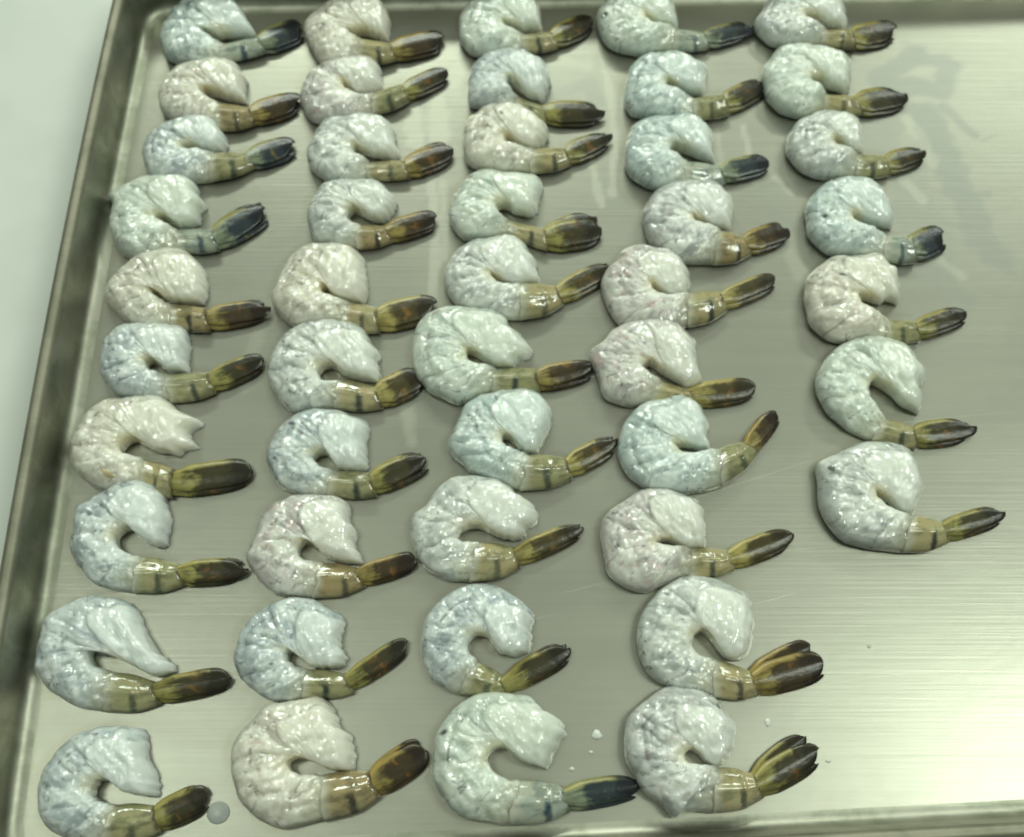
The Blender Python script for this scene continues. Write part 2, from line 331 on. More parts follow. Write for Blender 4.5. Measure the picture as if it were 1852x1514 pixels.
# ------------------------------------------------------------------ the shrimp, one outline each
# o: corner of the photo detail it was measured in (detail scale 4.63); H: cut head end from its upper
# to its lower corner; O: round the back to the shell; I: inner curve to the shell; J: hind edge of the
# shell; T: tail tip; w: tail width; f: flesh, s: shell, t: tail colour; x: spread of the fins
K = 4.63
SHRIMP = [
 dict(o=(180,0), H=[(1125,-60),(1150,40),(1205,95),(1270,190),(1310,265),(1295,290)],
  O=[(900,-110),(740,-50),(600,90),(520,250),(512,370),(560,480),(660,530),(820,530),(1030,505)],
  I=[(1130,305),(1000,322),(900,297),(880,310),(960,335),(1050,350)], J=[(1320,290),(1368,440)], T=(1680,225), w=185,
  f='aqua', s='blue', t='blue', L="pale aqua shrimp with blue-green tail in the tray's back left corner"),
 dict(o=(180,0), H=[(1130,480),(1165,520),(1180,575),(1235,625),(1205,680),(1215,760),(1225,830),(1200,845)],
  O=[(960,470),(800,495),(650,540),(560,630),(505,760),(500,880),(560,970),(680,1010),(830,1040),(1010,1080)],
  I=[(1080,830),(980,800),(900,780),(860,800),(920,830),(1010,862)], J=[(1245,880),(1278,1040)], T=(1672,835), w=185,
  f='cream', s='brown', t='brown', L="cream shrimp with square orange-brown tail, second from the back in leftmost column"),
 dict(o=(180,0), H=[(930,945),(965,1000),(1020,1080),(1062,1110),(1050,1170),(1020,1230),(1000,1255)],
  O=[(800,960),(650,980),(520,1040),(430,1120),(375,1210),(360,1300),(400,1430),(520,1530),(700,1540),(940,1505)],
  I=[(900,1268),(800,1258),(730,1263),(740,1285),(830,1282),(965,1275)], J=[(1225,1265),(1280,1400)], T=(1620,1205), w=185,
  f='blue', s='olive', t='blue', L="small bluish shrimp with glinting grey tail, third from the back in leftmost column"),
 dict(o=(180,280), H=[(790,185),(815,260),(835,335),(885,385),(830,450),(830,520),(760,578)],
  O=[(700,150),(560,140),(400,160),(250,220),(150,290),(72,345),(105,420),(80,580),(110,700),(200,830),(330,880),(480,860),(670,800)],
  I=[(690,590),(620,575),(550,540),(490,545),(500,570),(590,602),(650,612)], J=[(935,610),(978,800)], T=(1375,450), w=215, x=.15,
  f='green', s='blue', t='blue', L="greenish white shrimp with pointed back flap and blue-black tail by the left rim"),
 dict(o=(180,280), H=[(800,870),(850,910),(870,960),(895,1050),(880,1150),(850,1215),(800,1225)],
  O=[(700,790),(560,770),(400,800),(280,860),(170,970),(90,1070),(40,1170),(60,1240),(200,1370),(330,1430),(480,1450),(620,1430)],
  I=[(650,1225),(560,1215),(500,1175),(450,1150),(465,1190),(540,1228),(610,1238)], J=[(880,1270),(900,1475)], T=(1390,1285), w=175,
  f='cream', s='brown', t='brown', L="cream shrimp with tiny round hole and long pointed dark tail, leftmost column"),
 dict(o=(110,550), H=[(1020,150),(1060,200),(1070,300),(1060,420),(1065,540),(1000,555)],
  O=[(930,165),(760,160),(560,160),(440,220),(360,320),(335,460),(335,560),(380,680),(470,760),(640,800),(790,795),(935,815)],
  I=[(900,545),(830,520),(780,490),(730,510),(740,560),(800,572),(885,582)], J=[(1215,560),(1272,745)], T=(1695,455), w=170,
  f='blue', s='olive', t='olive', L="bluish shrimp with neat round hole and black-tipped tail, sixth in leftmost column"),
 dict(o=(110,550), H=[(880,780),(940,820),(990,910),(1090,915),(1180,970),(1090,1010),(1070,1080),(1150,1160),(1080,1165),(1000,1150),(1005,1195),(940,1255),(880,1255)],
  O=[(780,760),(640,770),(500,790),(350,810),(230,890),(140,1040),(85,1170),(85,1280),(110,1390),(200,1490),(330,1560),(500,1580),(690,1530)],
  I=[(820,1220),(700,1180),(620,1150),(540,1190),(520,1250),(600,1285),(720,1302)], J=[(930,1365),(905,1620)], T=(1598,1400), w=225,
  f='cream', s='tan', t='olive', L="cream shrimp with ragged two-pronged head end near the left rim"),
 dict(o=(60,780), H=[(1060,440),(1085,520),(1110,620),(1140,720),(1110,820),(1110,890),(1070,950)],
  O=[(960,430),(800,410),(660,460),(500,560),(370,640),(345,720),(340,820),(310,930),(325,1040),(420,1190),(520,1280),(680,1325),(850,1345)],
  I=[(980,920),(900,890),(840,830),(760,850),(705,930),(740,1000),(830,1040),(920,1048)], J=[(1185,1095),(1237,1290)], T=(1757,1160), w=190,
  f='blue', s='olive', t='olive', L="bluish shrimp with wide open curl and triangular head lobe, leftmost column"),
 dict(o=(50,1060), H=[(860,130),(930,220),(960,350),(980,470),(1080,550),(1190,620),(1222,690)],
  O=[(780,110),(640,90),(520,75),(380,120),(200,220),(130,300),(100,430),(70,580),(75,720),(180,870),(300,960),(450,1020),(660,1045)],
  I=[(1060,735),(870,660),(760,610),(650,560),(590,515),(530,560),(540,650),(620,700),(735,720)], J=[(1020,785),(1082,990)], T=(1690,775), w=195,
  f='blue', s='olive', t='olive', L="bluish shrimp with long slanting head end touching its tail, leftmost column"),
 dict(o=(50,1187), H=[(960,600),(995,700),(1000,850),(1070,960),(1095,1060),(1080,1150),(900,1150)],
  O=[(880,590),(720,580),(560,600),(400,660),(270,770),(170,900),(110,1030),(90,1180),(110,1330),(190,1450),(330,1530),(500,1590),(640,1600)],
  I=[(850,1130),(760,1080),(690,1040),(600,1060),(550,1150),(600,1220),(740,1245)], J=[(1030,1250),(1085,1480)], T=(1500,1175), w=230,
  f='blue', s='olive', t='olive', L="pale shrimp in the front left corner, tail frayed, shadow beside its head"),
 dict(o=(480,0), H=[(980,-40),(1010,60),(1050,120),(1045,210),(1030,300),(1000,325)],
  O=[(850,-90),(650,-70),(480,20),(390,110),(320,230),(340,330),(390,420),(450,520),(560,560),(700,560),(790,520)],
  I=[(900,300),(800,290),(740,298),(690,280),(720,312),(800,322)], J=[(1035,345),(1072,500)], T=(1487,320), w=175,
  f='cream', s='tan', t='brown', L="cream shrimp with rusty brown tail at the back of the second column"),
 dict(o=(480,0), H=[(940,480),(965,560),(970,640),(985,700),(900,740),(840,785)],
  O=[(850,450),(700,460),(560,490),(430,550),(350,640),(290,780),(300,880),(380,1000),(470,1030),(600,1040),(760,1000),(900,950)],
  I=[(780,790),(700,755),(665,745),(690,780),(790,822),(900,770)], J=[(1130,690),(1187,850)], T=(1522,590), w=145,
  f='pink', s='olive', t='olive', L="mottled lilac shrimp with slim olive tail, second from back in second column"),
 dict(o=(480,0), H=[(1040,980),(1080,1050),(1085,1180),(1130,1250),(1060,1300),(1000,1310)],
  O=[(950,960),(800,930),(650,960),(500,990),(430,1070),(380,1180),(345,1290),(380,1400),(460,1480),(560,1530),(700,1530),(860,1485)],
  I=[(920,1300),(830,1290),(770,1260),(740,1270),(770,1312),(880,1340)], J=[(1150,1320),(1182,1490)], T=(1570,1245), w=185, x=.2,
  f='white', s='tan', t='brown', L="white shrimp with notched orange-brown tail, third from back in second column"),
 dict(o=(480,290), H=[(990,170),(1030,230),(1060,290),(1105,310),(1080,370),(1020,440),(980,490)],
  O=[(880,150),(700,150),(560,160),(470,190),(430,270),(360,390),(350,500),(380,600),(440,690),(560,700),(680,722),(780,730)],
  I=[(900,490),(810,460),(750,430),(690,470),(700,510),(800,530)], J=[(990,530),(1037,680)], T=(1430,480), w=170,
  f='white', s='brown', t='brown', L="white shrimp with square dark brown tail tip, fourth from back in second column"),
 dict(o=(480,290), H=[(780,740),(830,790),(835,880),(855,970),(850,1080),(820,1165),(760,1175)],
  O=[(660,700),(520,680),(400,690),(280,740),(190,830),(130,950),(90,1040),(50,1130),(70,1230),(180,1350),(270,1400),(400,1420),(650,1395)],
  I=[(660,1160),(560,1140),(520,1080),(480,1110),(500,1140),(600,1172),(720,1185)], J=[(920,1220),(932,1440)], T=(1425,1205), w=215,
  f='cream', s='tan', t='gold', L="cream shrimp with broad yellow-green tail, fifth from back in second column"),
 dict(o=(440,550), H=[(980,155),(1040,230),(1080,330),(1140,390),(1110,440),(1140,520),(1130,620),(1060,640)],
  O=[(860,140),(700,120),(520,140),(380,220),(280,340),(220,480),(200,580),(230,700),(320,820),(430,900),(580,880),(770,865)],
  I=[(940,610),(830,580),(760,530),(680,540),(630,590),(680,660),(840,625)], J=[(1095,680),(1142,870)], T=(1490,600), w=215,
  f='white', s='tan', t='gold', L="white shrimp whose olive tail tucks behind the middle column, sixth in second column"),
 dict(o=(440,550), H=[(1020,945),(1060,1000),(1040,1120),(1045,1250),(1040,1340),(950,1380)],
  O=[(900,930),(760,880),(560,880),(430,930),(310,1030),(220,1170),(195,1290),(220,1390),(280,1490),(380,1570),(560,1600),(725,1600)],
  I=[(850,1370),(760,1340),(720,1270),(640,1260),(590,1310),(650,1370),(790,1388)], J=[(1037,1400),(1092,1610)], T=(1527,1290), w=205, x=.1, spot=(.40,.20),
  f='blue', s='olive', t='olive', L="bluish white shrimp with a black spot on its back, second column"),
 dict(o=(420,800), H=[(960,480),(990,520),(970,640),(1040,720),(1020,820),(1060,900),(1090,970),(1040,1000)],
  O=[(860,450),(720,440),(560,440),(400,490),(270,580),(220,690),(170,830),(115,950),(150,1060),(240,1180),(350,1260),(520,1290),(710,1300)],
  I=[(920,990),(780,950),(690,870),(620,840),(550,920),(600,990),(770,1002)], J=[(1020,1040),(1082,1210)], T=(1540,985), w=170,
  f='pink', s='brown', t='brown', L="pinkish cream shrimp with stepped head edge and orange-brown tail, third from front in second column"),
 dict(o=(400,1060), H=[(980,200),(1030,270),(1000,400),(1005,500),(1050,560),(1030,620),(960,660)],
  O=[(880,170),(760,110),(600,95),(420,150),(260,260),(170,380),(115,520),(110,660),(180,800),(300,900),(430,960),(560,960),(700,935)],
  I=[(850,660),(740,660),(680,620),(640,550),(570,560),(560,620),(620,680),(730,692)], J=[(1020,720),(1082,900)], T=(1560,485), w=165,
  f='blue', s='olive', t='olive', L="pale blue shrimp with slim green-black tail, second from front in second column"),
 dict(o=(400,1187), H=[(900,370),(950,450),(1000,590),(1080,640),(1110,760),(1110,880),(1070,940),(1000,950)],
  O=[(800,340),(650,360),(500,380),(350,430),(260,540),(150,650),(90,780),(80,930),(110,1080),(160,1220),(280,1340),(420,1420),(560,1440),(760,1400),(890,1370)],
  I=[(900,930),(760,880),(660,860),(580,890),(590,960),(680,1000),(860,990)], J=[(1215,960),(1302,1190)], T=(1715,795), w=250, x=.12,
  f='cream', s='brown', t='brown', L="large cream shrimp with bronze striped tail at the front of the second column"),
 dict(o=(760,0), H=[(960,-30),(1000,50),(1010,150),(1030,220),(1000,245)],
  O=[(850,-80),(680,-90),(500,-60),(390,30),(330,130),(320,250),(350,370),(430,450),(560,480),(700,470),(870,430)],
  I=[(900,250),(840,262),(760,240),(700,215),(720,260),(870,270)], J=[(1085,250),(1132,400)], T=(1442,150), w=165,
  f='green', s='tan', t='olive', L="greenish shrimp with black-tipped olive tail at the back of the middle column"),
 dict(o=(760,0), H=[(1050,500),(1090,570),(1095,660),(1070,720),(1020,800),(990,820)],
  O=[(960,460),(850,400),(700,390),(560,440),(460,510),(420,610),(400,720),(400,830),(430,890),(540,900),(660,900),(800,890)],
  I=[(920,800),(840,760),(790,720),(740,700),(730,730),(780,772),(840,790)], J=[(1040,870),(1040,1015)], T=(1505,935), w=185,
  f='blue', s='olive', t='olive', L="blue-grey shrimp with blunt level dark tail, second from back in middle column"),
 dict(o=(760,0), H=[(920,880),(980,960),(1080,1040),(1085,1100),(1030,1160),(960,1210),(930,1240)],
  O=[(830,870),(700,840),(560,870),(430,960),(370,1050),(360,1150),(360,1280),(410,1370),(530,1420),(700,1430),(950,1440)],
  I=[(880,1230),(800,1210),(730,1180),(720,1210),(800,1242),(950,1235)], J=[(1200,1220),(1242,1380)], T=(1582,1135), w=165, spot=(.23,.45),
  f='cream', s='tan', t='olive', L="creamy white shrimp with small dark speck near its middle, third in middle column"),
 dict(o=(760,290), H=[(930,80),(1000,120),(1030,190),(1000,280),(990,370),(950,410),(890,445)],
  O=[(820,90),(680,90),(560,60),(460,80),(380,150),(320,240),(250,370),(240,470),(280,570),(360,650),(480,650),(620,630),(750,610)],
  I=[(790,430),(720,400),(650,410),(640,440),(680,470),(760,482)], J=[(1040,560),(1040,745)], T=(1505,555), w=235, x=.3, spot=(.36,.10),
  f='green', s='tan', t='olive', L="shrimp with round white head lobe and widely split dark tail, middle column"),
 dict(o=(760,290), H=[(830,630),(900,690),(950,780),(985,830),(980,900),(1015,960),(960,1000),(880,1015)],
  O=[(720,610),(560,640),(400,680),(280,780),(210,910),(190,1010),(230,1110),(290,1190),(400,1260),(550,1300),(690,1320),(860,1325)],
  I=[(780,1040),(680,1030),(600,990),(620,1022),(700,1062),(880,1028)], J=[(1120,1040),(1177,1210)], T=(1585,890), w=170,
  f='white', s='tan', t='gold', L="white shrimp with pale tan shell and dark pointed tail touching the fourth column"),
 dict(o=(730,540), H=[(830,90),(890,210),(880,250),(1000,290),(1080,400),(1060,450),(980,440),(930,540),(850,560)],
  O=[(700,70),(560,65),(380,60),(220,110),(120,200),(75,350),(75,500),(100,640),(200,760),(320,830),(430,880),(520,860),(640,810),(750,770)],
  I=[(760,550),(660,510),(560,460),(530,480),(580,560),(790,578)], J=[(1095,570),(1112,785)], T=(1595,570), w=185,
  f='green', s='olive', t='brown', L="large greenish white shrimp with torn jutting head flap, sixth in middle column"),
 dict(o=(730,540), H=[(1090,850),(1200,850),(1245,910),(1240,1030),(1190,1130),(1130,1250),(1090,1280)],
  O=[(1050,780),(960,755),(800,770),(620,820),(510,890),(460,1000),(420,1100),(370,1190),(390,1280),(480,1380),(600,1470),(780,1540),(1000,1600)],
  I=[(990,1260),(920,1210),(860,1170),(830,1200),(870,1260),(1050,1302)], J=[(1350,1320),(1388,1510)], T=(1770,1190), w=180, spot=(.53,.06),
  f='aqua', s='olive', t='gold', L="bluish white shrimp with black dash on its back and gold-edged tail, middle column"),
 dict(o=(730,800), H=[(930,390),(980,480),(1070,490),(1130,580),(1110,660),(1040,650),(1030,740),(960,790)],
  O=[(820,330),(700,290),(540,275),(400,300),(280,390),(180,530),(70,620),(50,760),(90,900),(150,1020),(260,1100),(400,1150),(575,1165)],
  I=[(870,790),(740,760),(620,720),(500,740),(450,800),(490,845),(640,838)], J=[(905,865),(952,1050)], T=(1490,720), w=165,
  f='white', s='tan', t='gold', L="white shrimp with tan shell and sharply pointed golden tail, third from front in middle column"),
 dict(o=(750,1040), H=[(940,250),(1010,330),(975,440),(985,560),(960,610),(850,650)],
  O=[(830,170),(700,100),(540,75),(380,95),(250,180),(140,290),(75,400),(55,560),(70,700),(110,840),(200,920),(300,980),(400,1000)],
  I=[(740,640),(660,590),(620,530),(520,510),(450,560),(450,650),(540,732)], J=[(760,850),(772,985)], T=(1285,625), w=205,
  f='blue', s='olive', t='olive', L="blue-veined shrimp with wide open curl and round dark tail, second from front in middle column"),
 dict(o=(770,1187), H=[(940,400),(1000,480),(1015,555),(1100,510),(1160,550),(1190,620),(1130,680),(1090,780),(1030,880),(1020,930),(960,920)],
  O=[(860,330),(720,305),(540,300),(380,330),(260,420),(150,540),(80,680),(60,850),(45,1000),(90,1120),(190,1260),(320,1350),(500,1390),(720,1410)],
  I=[(850,880),(750,830),(650,770),(550,810),(520,880),(570,980),(680,1035),(800,1037)], J=[(1125,1080),(1178,1310)], T=(1780,1090), w=220, spot=(.46,.12),
  f='green', s='blue', t='blue', L="large greenish shrimp with square head flap and blue tail, front of middle column"),
 dict(o=(1050,0), H=[(770,-20),(810,60),(830,170),(800,220),(740,210)],
  O=[(640,-80),(450,-90),(280,-60),(170,40),(130,150),(160,280),(230,380),(340,430),(480,460),(620,430),(790,405)],
  I=[(660,210),(600,200),(540,190),(560,215),(640,236),(810,235)], J=[(1030,250),(1052,400)], T=(1422,225), w=145, spot=(.50,.15),
  f='green', s='blue', t='blue', L="pale green shrimp with blue-banded tail at the back of the fourth column"),
 dict(o=(1050,0), H=[(890,410),(950,480),(1010,540),(1070,555),(1055,650),(1035,770),(990,780)],
  O=[(800,410),(680,420),(560,440),(450,510),(390,620),(370,750),(370,880),(430,960),(530,985),(650,990),(780,990),(960,985)],
  I=[(900,770),(800,750),(740,720),(720,740),(780,772),(950,808)], J=[(1180,780),(1227,960)], T=(1525,695), w=165,
  f='aqua', s='olive', t='olive', L="bluish white shrimp with triangular head lobe, second from back in fourth column"),
 dict(o=(1050,0), H=[(980,930),(1020,1020),(1120,1100),(1110,1180),(1100,1250),(1150,1330),(1070,1340)],
  O=[(880,930),(750,960),(580,970),(450,1030),(400,1120),(375,1260),(375,1390),(430,1480),(550,1560),(680,1580),(870,1565)],
  I=[(950,1300),(860,1270),(780,1250),(740,1290),(800,1312),(890,1345)], J=[(1160,1370),(1192,1530)], T=(1570,1345), w=160,
  f='aqua', s='blue', t='blue', L="aqua-tinted shrimp with dark green-blue tail, third from back in fourth column"),
 dict(o=(1070,290), H=[(1060,160),(1140,230),(1190,320),(1195,420),(1170,540),(1110,575)],
  O=[(960,150),(820,150),(700,160),(560,230),(470,330),(430,440),(440,560),(480,680),(580,760),(720,840),(860,860),(1040,865)],
  I=[(1000,560),(900,530),(850,510),(870,540),(960,562),(1080,592)], J=[(1260,620),(1312,790)], T=(1630,580), w=180,
  f='grey', s='brown', t='brown', L="glassy grey shrimp with round white head lobe and square brown tail, fourth column"),
 dict(o=(1070,290), H=[(720,740),(780,820),(840,930),(845,1010),(810,1090),(720,1130)],
  O=[(640,730),(520,720),(390,700),(270,740),(200,850),(120,920),(75,1010),(100,1130),(150,1260),(230,1370),(400,1430),(600,1440),(810,1390)],
  I=[(650,1140),(570,1110),(500,1080),(530,1122),(640,1152),(820,1112)], J=[(1060,1080),(1112,1270)], T=(1540,985), w=150,
  f='pink', s='tan', t='gold', L="pinkish white shrimp with long yellow-olive shell and tail, fifth in fourth column"),
 dict(o=(1050,550), H=[(940,240),(980,310),(985,430),(1005,530),(1035,600),(960,640),(880,680)],
  O=[(860,200),(740,120),(560,90),(380,150),(260,220),(190,310),(80,390),(90,490),(150,620),(190,760),(280,820),(430,850),(580,815)],
  I=[(780,620),(670,570),(590,510),(510,540),(560,592),(690,645)], J=[(890,690),(962,850)], T=(1470,700), w=190,
  f='pink', s='tan', t='gold', L="pink-veined shrimp with lumpy outline and shiny golden tail, fourth column"),
 dict(o=(1050,550), H=[(940,790),(1040,880),(1085,990),(1050,1060),(1090,1170),(1060,1200)],
  O=[(830,760),(680,790),(520,830),(390,950),(320,1100),(315,1260),(370,1400),(470,1500),(640,1570),(820,1590),(1000,1570),(1190,1515)],
  I=[(960,1200),(860,1190),(790,1210),(860,1262),(970,1258),(1160,1212)], J=[(1345,1145),(1480,1245)], T=(1645,910), w=150,
  f='aqua', s='olive', t='brown', L="pale shrimp with steeply upturned black and orange tail, fourth from front in fourth column"),
 dict(o=(1070,780), H=[(900,550),(940,640),(960,760),(970,880),(960,950),(880,945)],
  O=[(800,540),(700,510),(560,480),(410,500),(280,580),(110,710),(75,820),(85,960),(110,1090),(140,1200),(250,1290),(420,1350),(560,1310),(720,1240),(840,1220)],
  I=[(780,960),(680,930),(600,920),(530,945),(620,967),(850,972)], J=[(1130,980),(1172,1170)], T=(1690,865), w=190, spot=(.56,.24),
  f='pink', s='tan', t='gold', L="pinkish grey shrimp with dark mark on its back and bulky gold tail, fourth column"),
 dict(o=(1110,1020), H=[(1130,230),(1170,290),(1180,420),(1195,520),(1170,640),(1150,720),(1060,770)],
  O=[(1020,200),(880,130),(720,100),(540,120),(400,200),(290,320),(220,450),(190,600),(210,750),(270,880),(360,980),(480,1040),(640,1090),(850,1110)],
  I=[(940,770),(860,700),(760,580),(680,600),(640,700),(720,772),(860,802)], J=[(1140,890),(1192,1100)], T=(1745,800), w=285, x=.42, spot=(.38,.13),
  f='white', s='tan', t='brown', L="white shrimp with split blue-tipped tail, second from front in fourth column"),
 dict(o=(1110,1187), H=[(860,310),(930,420),(1050,560),(1030,700),(980,800),(920,870),(840,890)],
  O=[(760,290),(620,260),(480,240),(350,300),(220,400),(120,510),(90,650),(95,850),(170,1000),(250,1130),(400,1260),(500,1340),(600,1310),(850,1305)],
  I=[(780,880),(700,810),(630,790),(590,840),(640,902),(880,928)], J=[(1165,980),(1227,1190)], T=(1700,770), w=280, x=.4,
  f='grey', s='tan', t='olive', L="greyish mottled shrimp with split dark brown tail at the front of the fourth column"),
 dict(o=(1350,0), H=[(810,-10),(850,60),(860,170),(830,215),(760,210)],
  O=[(700,-60),(520,-80),(330,-60),(170,0),(110,110),(60,220),(140,320),(230,380),(350,390),(500,380),(640,355)],
  I=[(660,205),(560,180),(500,170),(490,190),(560,212),(690,228)], J=[(870,230),(892,405)], T=(1250,240), w=180,
  f='white', s='tan', t='olive', L="white shrimp with ragged olive tail at the back of the rightmost column"),
 dict(o=(1350,0), H=[(850,430),(895,470),(895,600),(880,700),(830,760),(760,745)],
  O=[(740,400),(600,370),(440,350),(290,370),(200,470),(130,590),(140,690),(180,830),(280,930),(430,980),(560,960),(650,910)],
  I=[(680,720),(600,690),(530,690),(560,722),(680,772)], J=[(890,790),(952,955)], T=(1312,795), w=195,
  f='green', s='tan', t='olive', L="smooth white shrimp with dark blunt tail, second from back in rightmost column"),
 dict(o=(1350,0), H=[(890,910),(950,970),(975,1060),(980,1180),(1000,1260),(920,1270)],
  O=[(800,930),(660,910),(520,960),(390,1050),(340,1170),(350,1290),(430,1400),(560,1480),(700,1490),(920,1465)],
  I=[(850,1260),(770,1220),(730,1200),(760,1242),(940,1282)], J=[(1140,1290),(1182,1465)], T=(1482,1270), w=160, spot=(.42,.22),
  f='white', s='olive', t='olive', L="greyish white shrimp with short rounded brown tail, third from back in rightmost column"),
 dict(o=(1400,250), H=[(830,320),(900,390),(960,500),(1015,620),(1000,700),(970,740),(900,735)],
  O=[(740,310),(600,310),(460,350),(350,430),(280,540),(265,640),(280,760),(340,880),(470,970),(600,990),(740,985),(930,1010)],
  I=[(800,710),(720,690),(650,680),(660,722),(760,762),(950,800)], J=[(1140,830),(1165,1040)], T=(1420,800), w=210, spot=(.52,.30),
  f='aqua', s='blue', t='blue', L="aqua shrimp with blue smudge on its back, fourth from back in rightmost column"),
 dict(o=(1430,430), H=[(730,70),(790,140),(850,230),(900,270),(915,380),(920,470),(880,530)],
  O=[(660,120),(580,150),(470,150),(350,150),(230,240),(140,330),(115,470),(140,620),(180,740),(280,830),(400,880),(560,870),(700,845),(820,845)],
  I=[(790,510),(720,540),(640,520),(560,510),(590,570),(680,622),(830,672)], J=[(1030,680),(1062,865)], T=(1470,625), w=165, spot=(.34,.42),
  f='cream', s='olive', t='olive', L="creamy lumpy shrimp with peaked head end, third from front in rightmost column"),
 dict(o=(1430,430), H=[(1040,920),(1085,1020),(1100,1090),(1150,1110),(1150,1160),(1100,1200),(1090,1290),(1120,1370),(1080,1450),(1020,1440)],
  O=[(920,870),(780,830),(600,820),(450,880),(340,950),(250,1080),(215,1200),(230,1310),(300,1440),(400,1540),(520,1630),(700,1695)],
  I=[(930,1390),(840,1310),(750,1250),(680,1220),(640,1260),(640,1330),(720,1430),(806,1512)], J=[(1021,1560),(1033,1760)], T=(1526,1590), w=195,
  f='green', s='olive', t='olive', L="smooth greenish white shrimp with open curl, second from front in rightmost column"),
 dict(o=(1440,700), H=[(990,530),(1030,620),(1060,720),(1080,830),(1040,920),(1010,1010),(950,1055)],
  O=[(900,490),(780,460),(620,455),(460,490),(320,560),(190,640),(175,780),(190,920),(210,1040),(290,1180),(400,1290),(560,1340),(720,1365),(890,1380)],
  I=[(860,1030),(760,950),(650,900),(690,962),(800,1042),(980,1078)], J=[(1215,1110),(1252,1310)], T=(1732,1055), w=175, spot=(.45,.18),
  f='white', s='tan', t='olive', L="white shrimp with narrow slit opening at the front of the rightmost column"),
]
# ------------------------------------------------------------------ counter and tray
N = Nodes('white_counter')
pos = N.world_vec()
N.l(N.mix(N.rng(N.noise(pos, 14, 3, 0.6), 0.38, 0.62), (0.72, 0.75, 0.70), (0.67, 0.71, 0.645)), N.p.inputs['Base Color'])
N.p.inputs['Roughness'].default_value = 0.32
me = mesh('counter', [(-1.6, -1.0, -0.0012), (1.6, -1.0, -0.0012), (1.6, 1.8, -0.0012), (-1.6, 1.8, -0.0012)], [(0, 1, 2, 3)], smooth=False)
counter = link('counter', me, mat=N.m)
tag(counter, kind='structure')

# edge of the flat tray bottom, measured along the photo
LEFT = [(262, 100), (240, 250), (188, 500), (143, 760), (104, 1004), (68, 1260), (36, 1490)]
BACK = [(500, 26), (720, 16), (1000, 9), (1300, 4), (1850, 1)]
FRONT = [(700, 1508), (1000, 1500), (1232, 1488), (1400, 1480), (1600, 1467), (1852, 1446)]
def fit(pts, swap):
    P = np.array([ground(*p) for p in pts])
    a, b = (P[:, 1], P[:, 0]) if swap else (P[:, 0], P[:, 1])
    return np.polyfit(a, b, 2 if swap else 1)
fl, fb, ff = fit(LEFT, True), fit(BACK, False), fit(FRONT, False)
XR = 0.36
def cross(poly_y):
    x = -0.17
    for _ in range(20):
        y = np.polyval(poly_y, x); x = np.polyval(fl, y)
    return np.array([x, y])
c_fl, c_bl = cross(ff), cross(fb)
c_fr, c_br = np.array([XR, np.polyval(ff, XR)]), np.array([XR, np.polyval(fb, XR)])
def arc_corner(prev, c, nxt, r, n=9):
    a, b = (prev - c) / np.linalg.norm(prev - c), (nxt - c) / np.linalg.norm(nxt - c)
    t = np.linspace(0, 1, n)[:, None]
    p0, p2 = c + a * r, c + b * r
    return (1 - t) ** 2 * p0 + 2 * t * (1 - t) * c + t ** 2 * p2
r = 0.011
left_pts = [np.array([np.polyval(fl, y), y]) for y in np.linspace(c_bl[1], c_fl[1], 24)]
loop = []
loop += list(arc_corner(c_fr, c_br, c_bl, r)) + list(arc_corner(c_br, c_bl, left_pts[3], r)) + left_pts[2:-2]
loop += list(arc_corner(left_pts[-4], c_fl, c_fr, r)) + list(arc_corner(c_fl, c_fr, c_br, r))
loop = np.array(loop)
NL = len(loop)
d = np.roll(loop, -1, 0) - np.roll(loop, 1, 0)
nrm = np.stack([-d[:, 1], d[:, 0]], 1)
nrm /= np.linalg.norm(nrm, axis=1)[:, None]
if np.mean(np.sum(nrm * (loop - loop.mean(0)), 1)) < 0: nrm = -nrm

tray = thing('baking_tray', (0.08, 0.18, 0), "shallow brushed metal baking tray holding rows of raw shrimp", 'tray')
def loft(name, prof, mat):
    V, F = [], []
    for dd, z in prof:
        for k in range(NL):
            V.append((loop[k, 0] + nrm[k, 0] * dd, loop[k, 1] + nrm[k, 1] * dd, z))
    for i in range(len(prof) - 1):
        for k in range(NL):
            j = (k + 1) % NL
            F.append((i * NL + k, (i + 1) * NL + k, (i + 1) * NL + j, i * NL + j))
    o = link(name, mesh(name, V, F), tray, mat)
    o.matrix_parent_inverse = tray.matrix_world.inverted() if False else o.matrix_parent_inverse
    o.location = (-0.08, -0.18, 0)
    return o

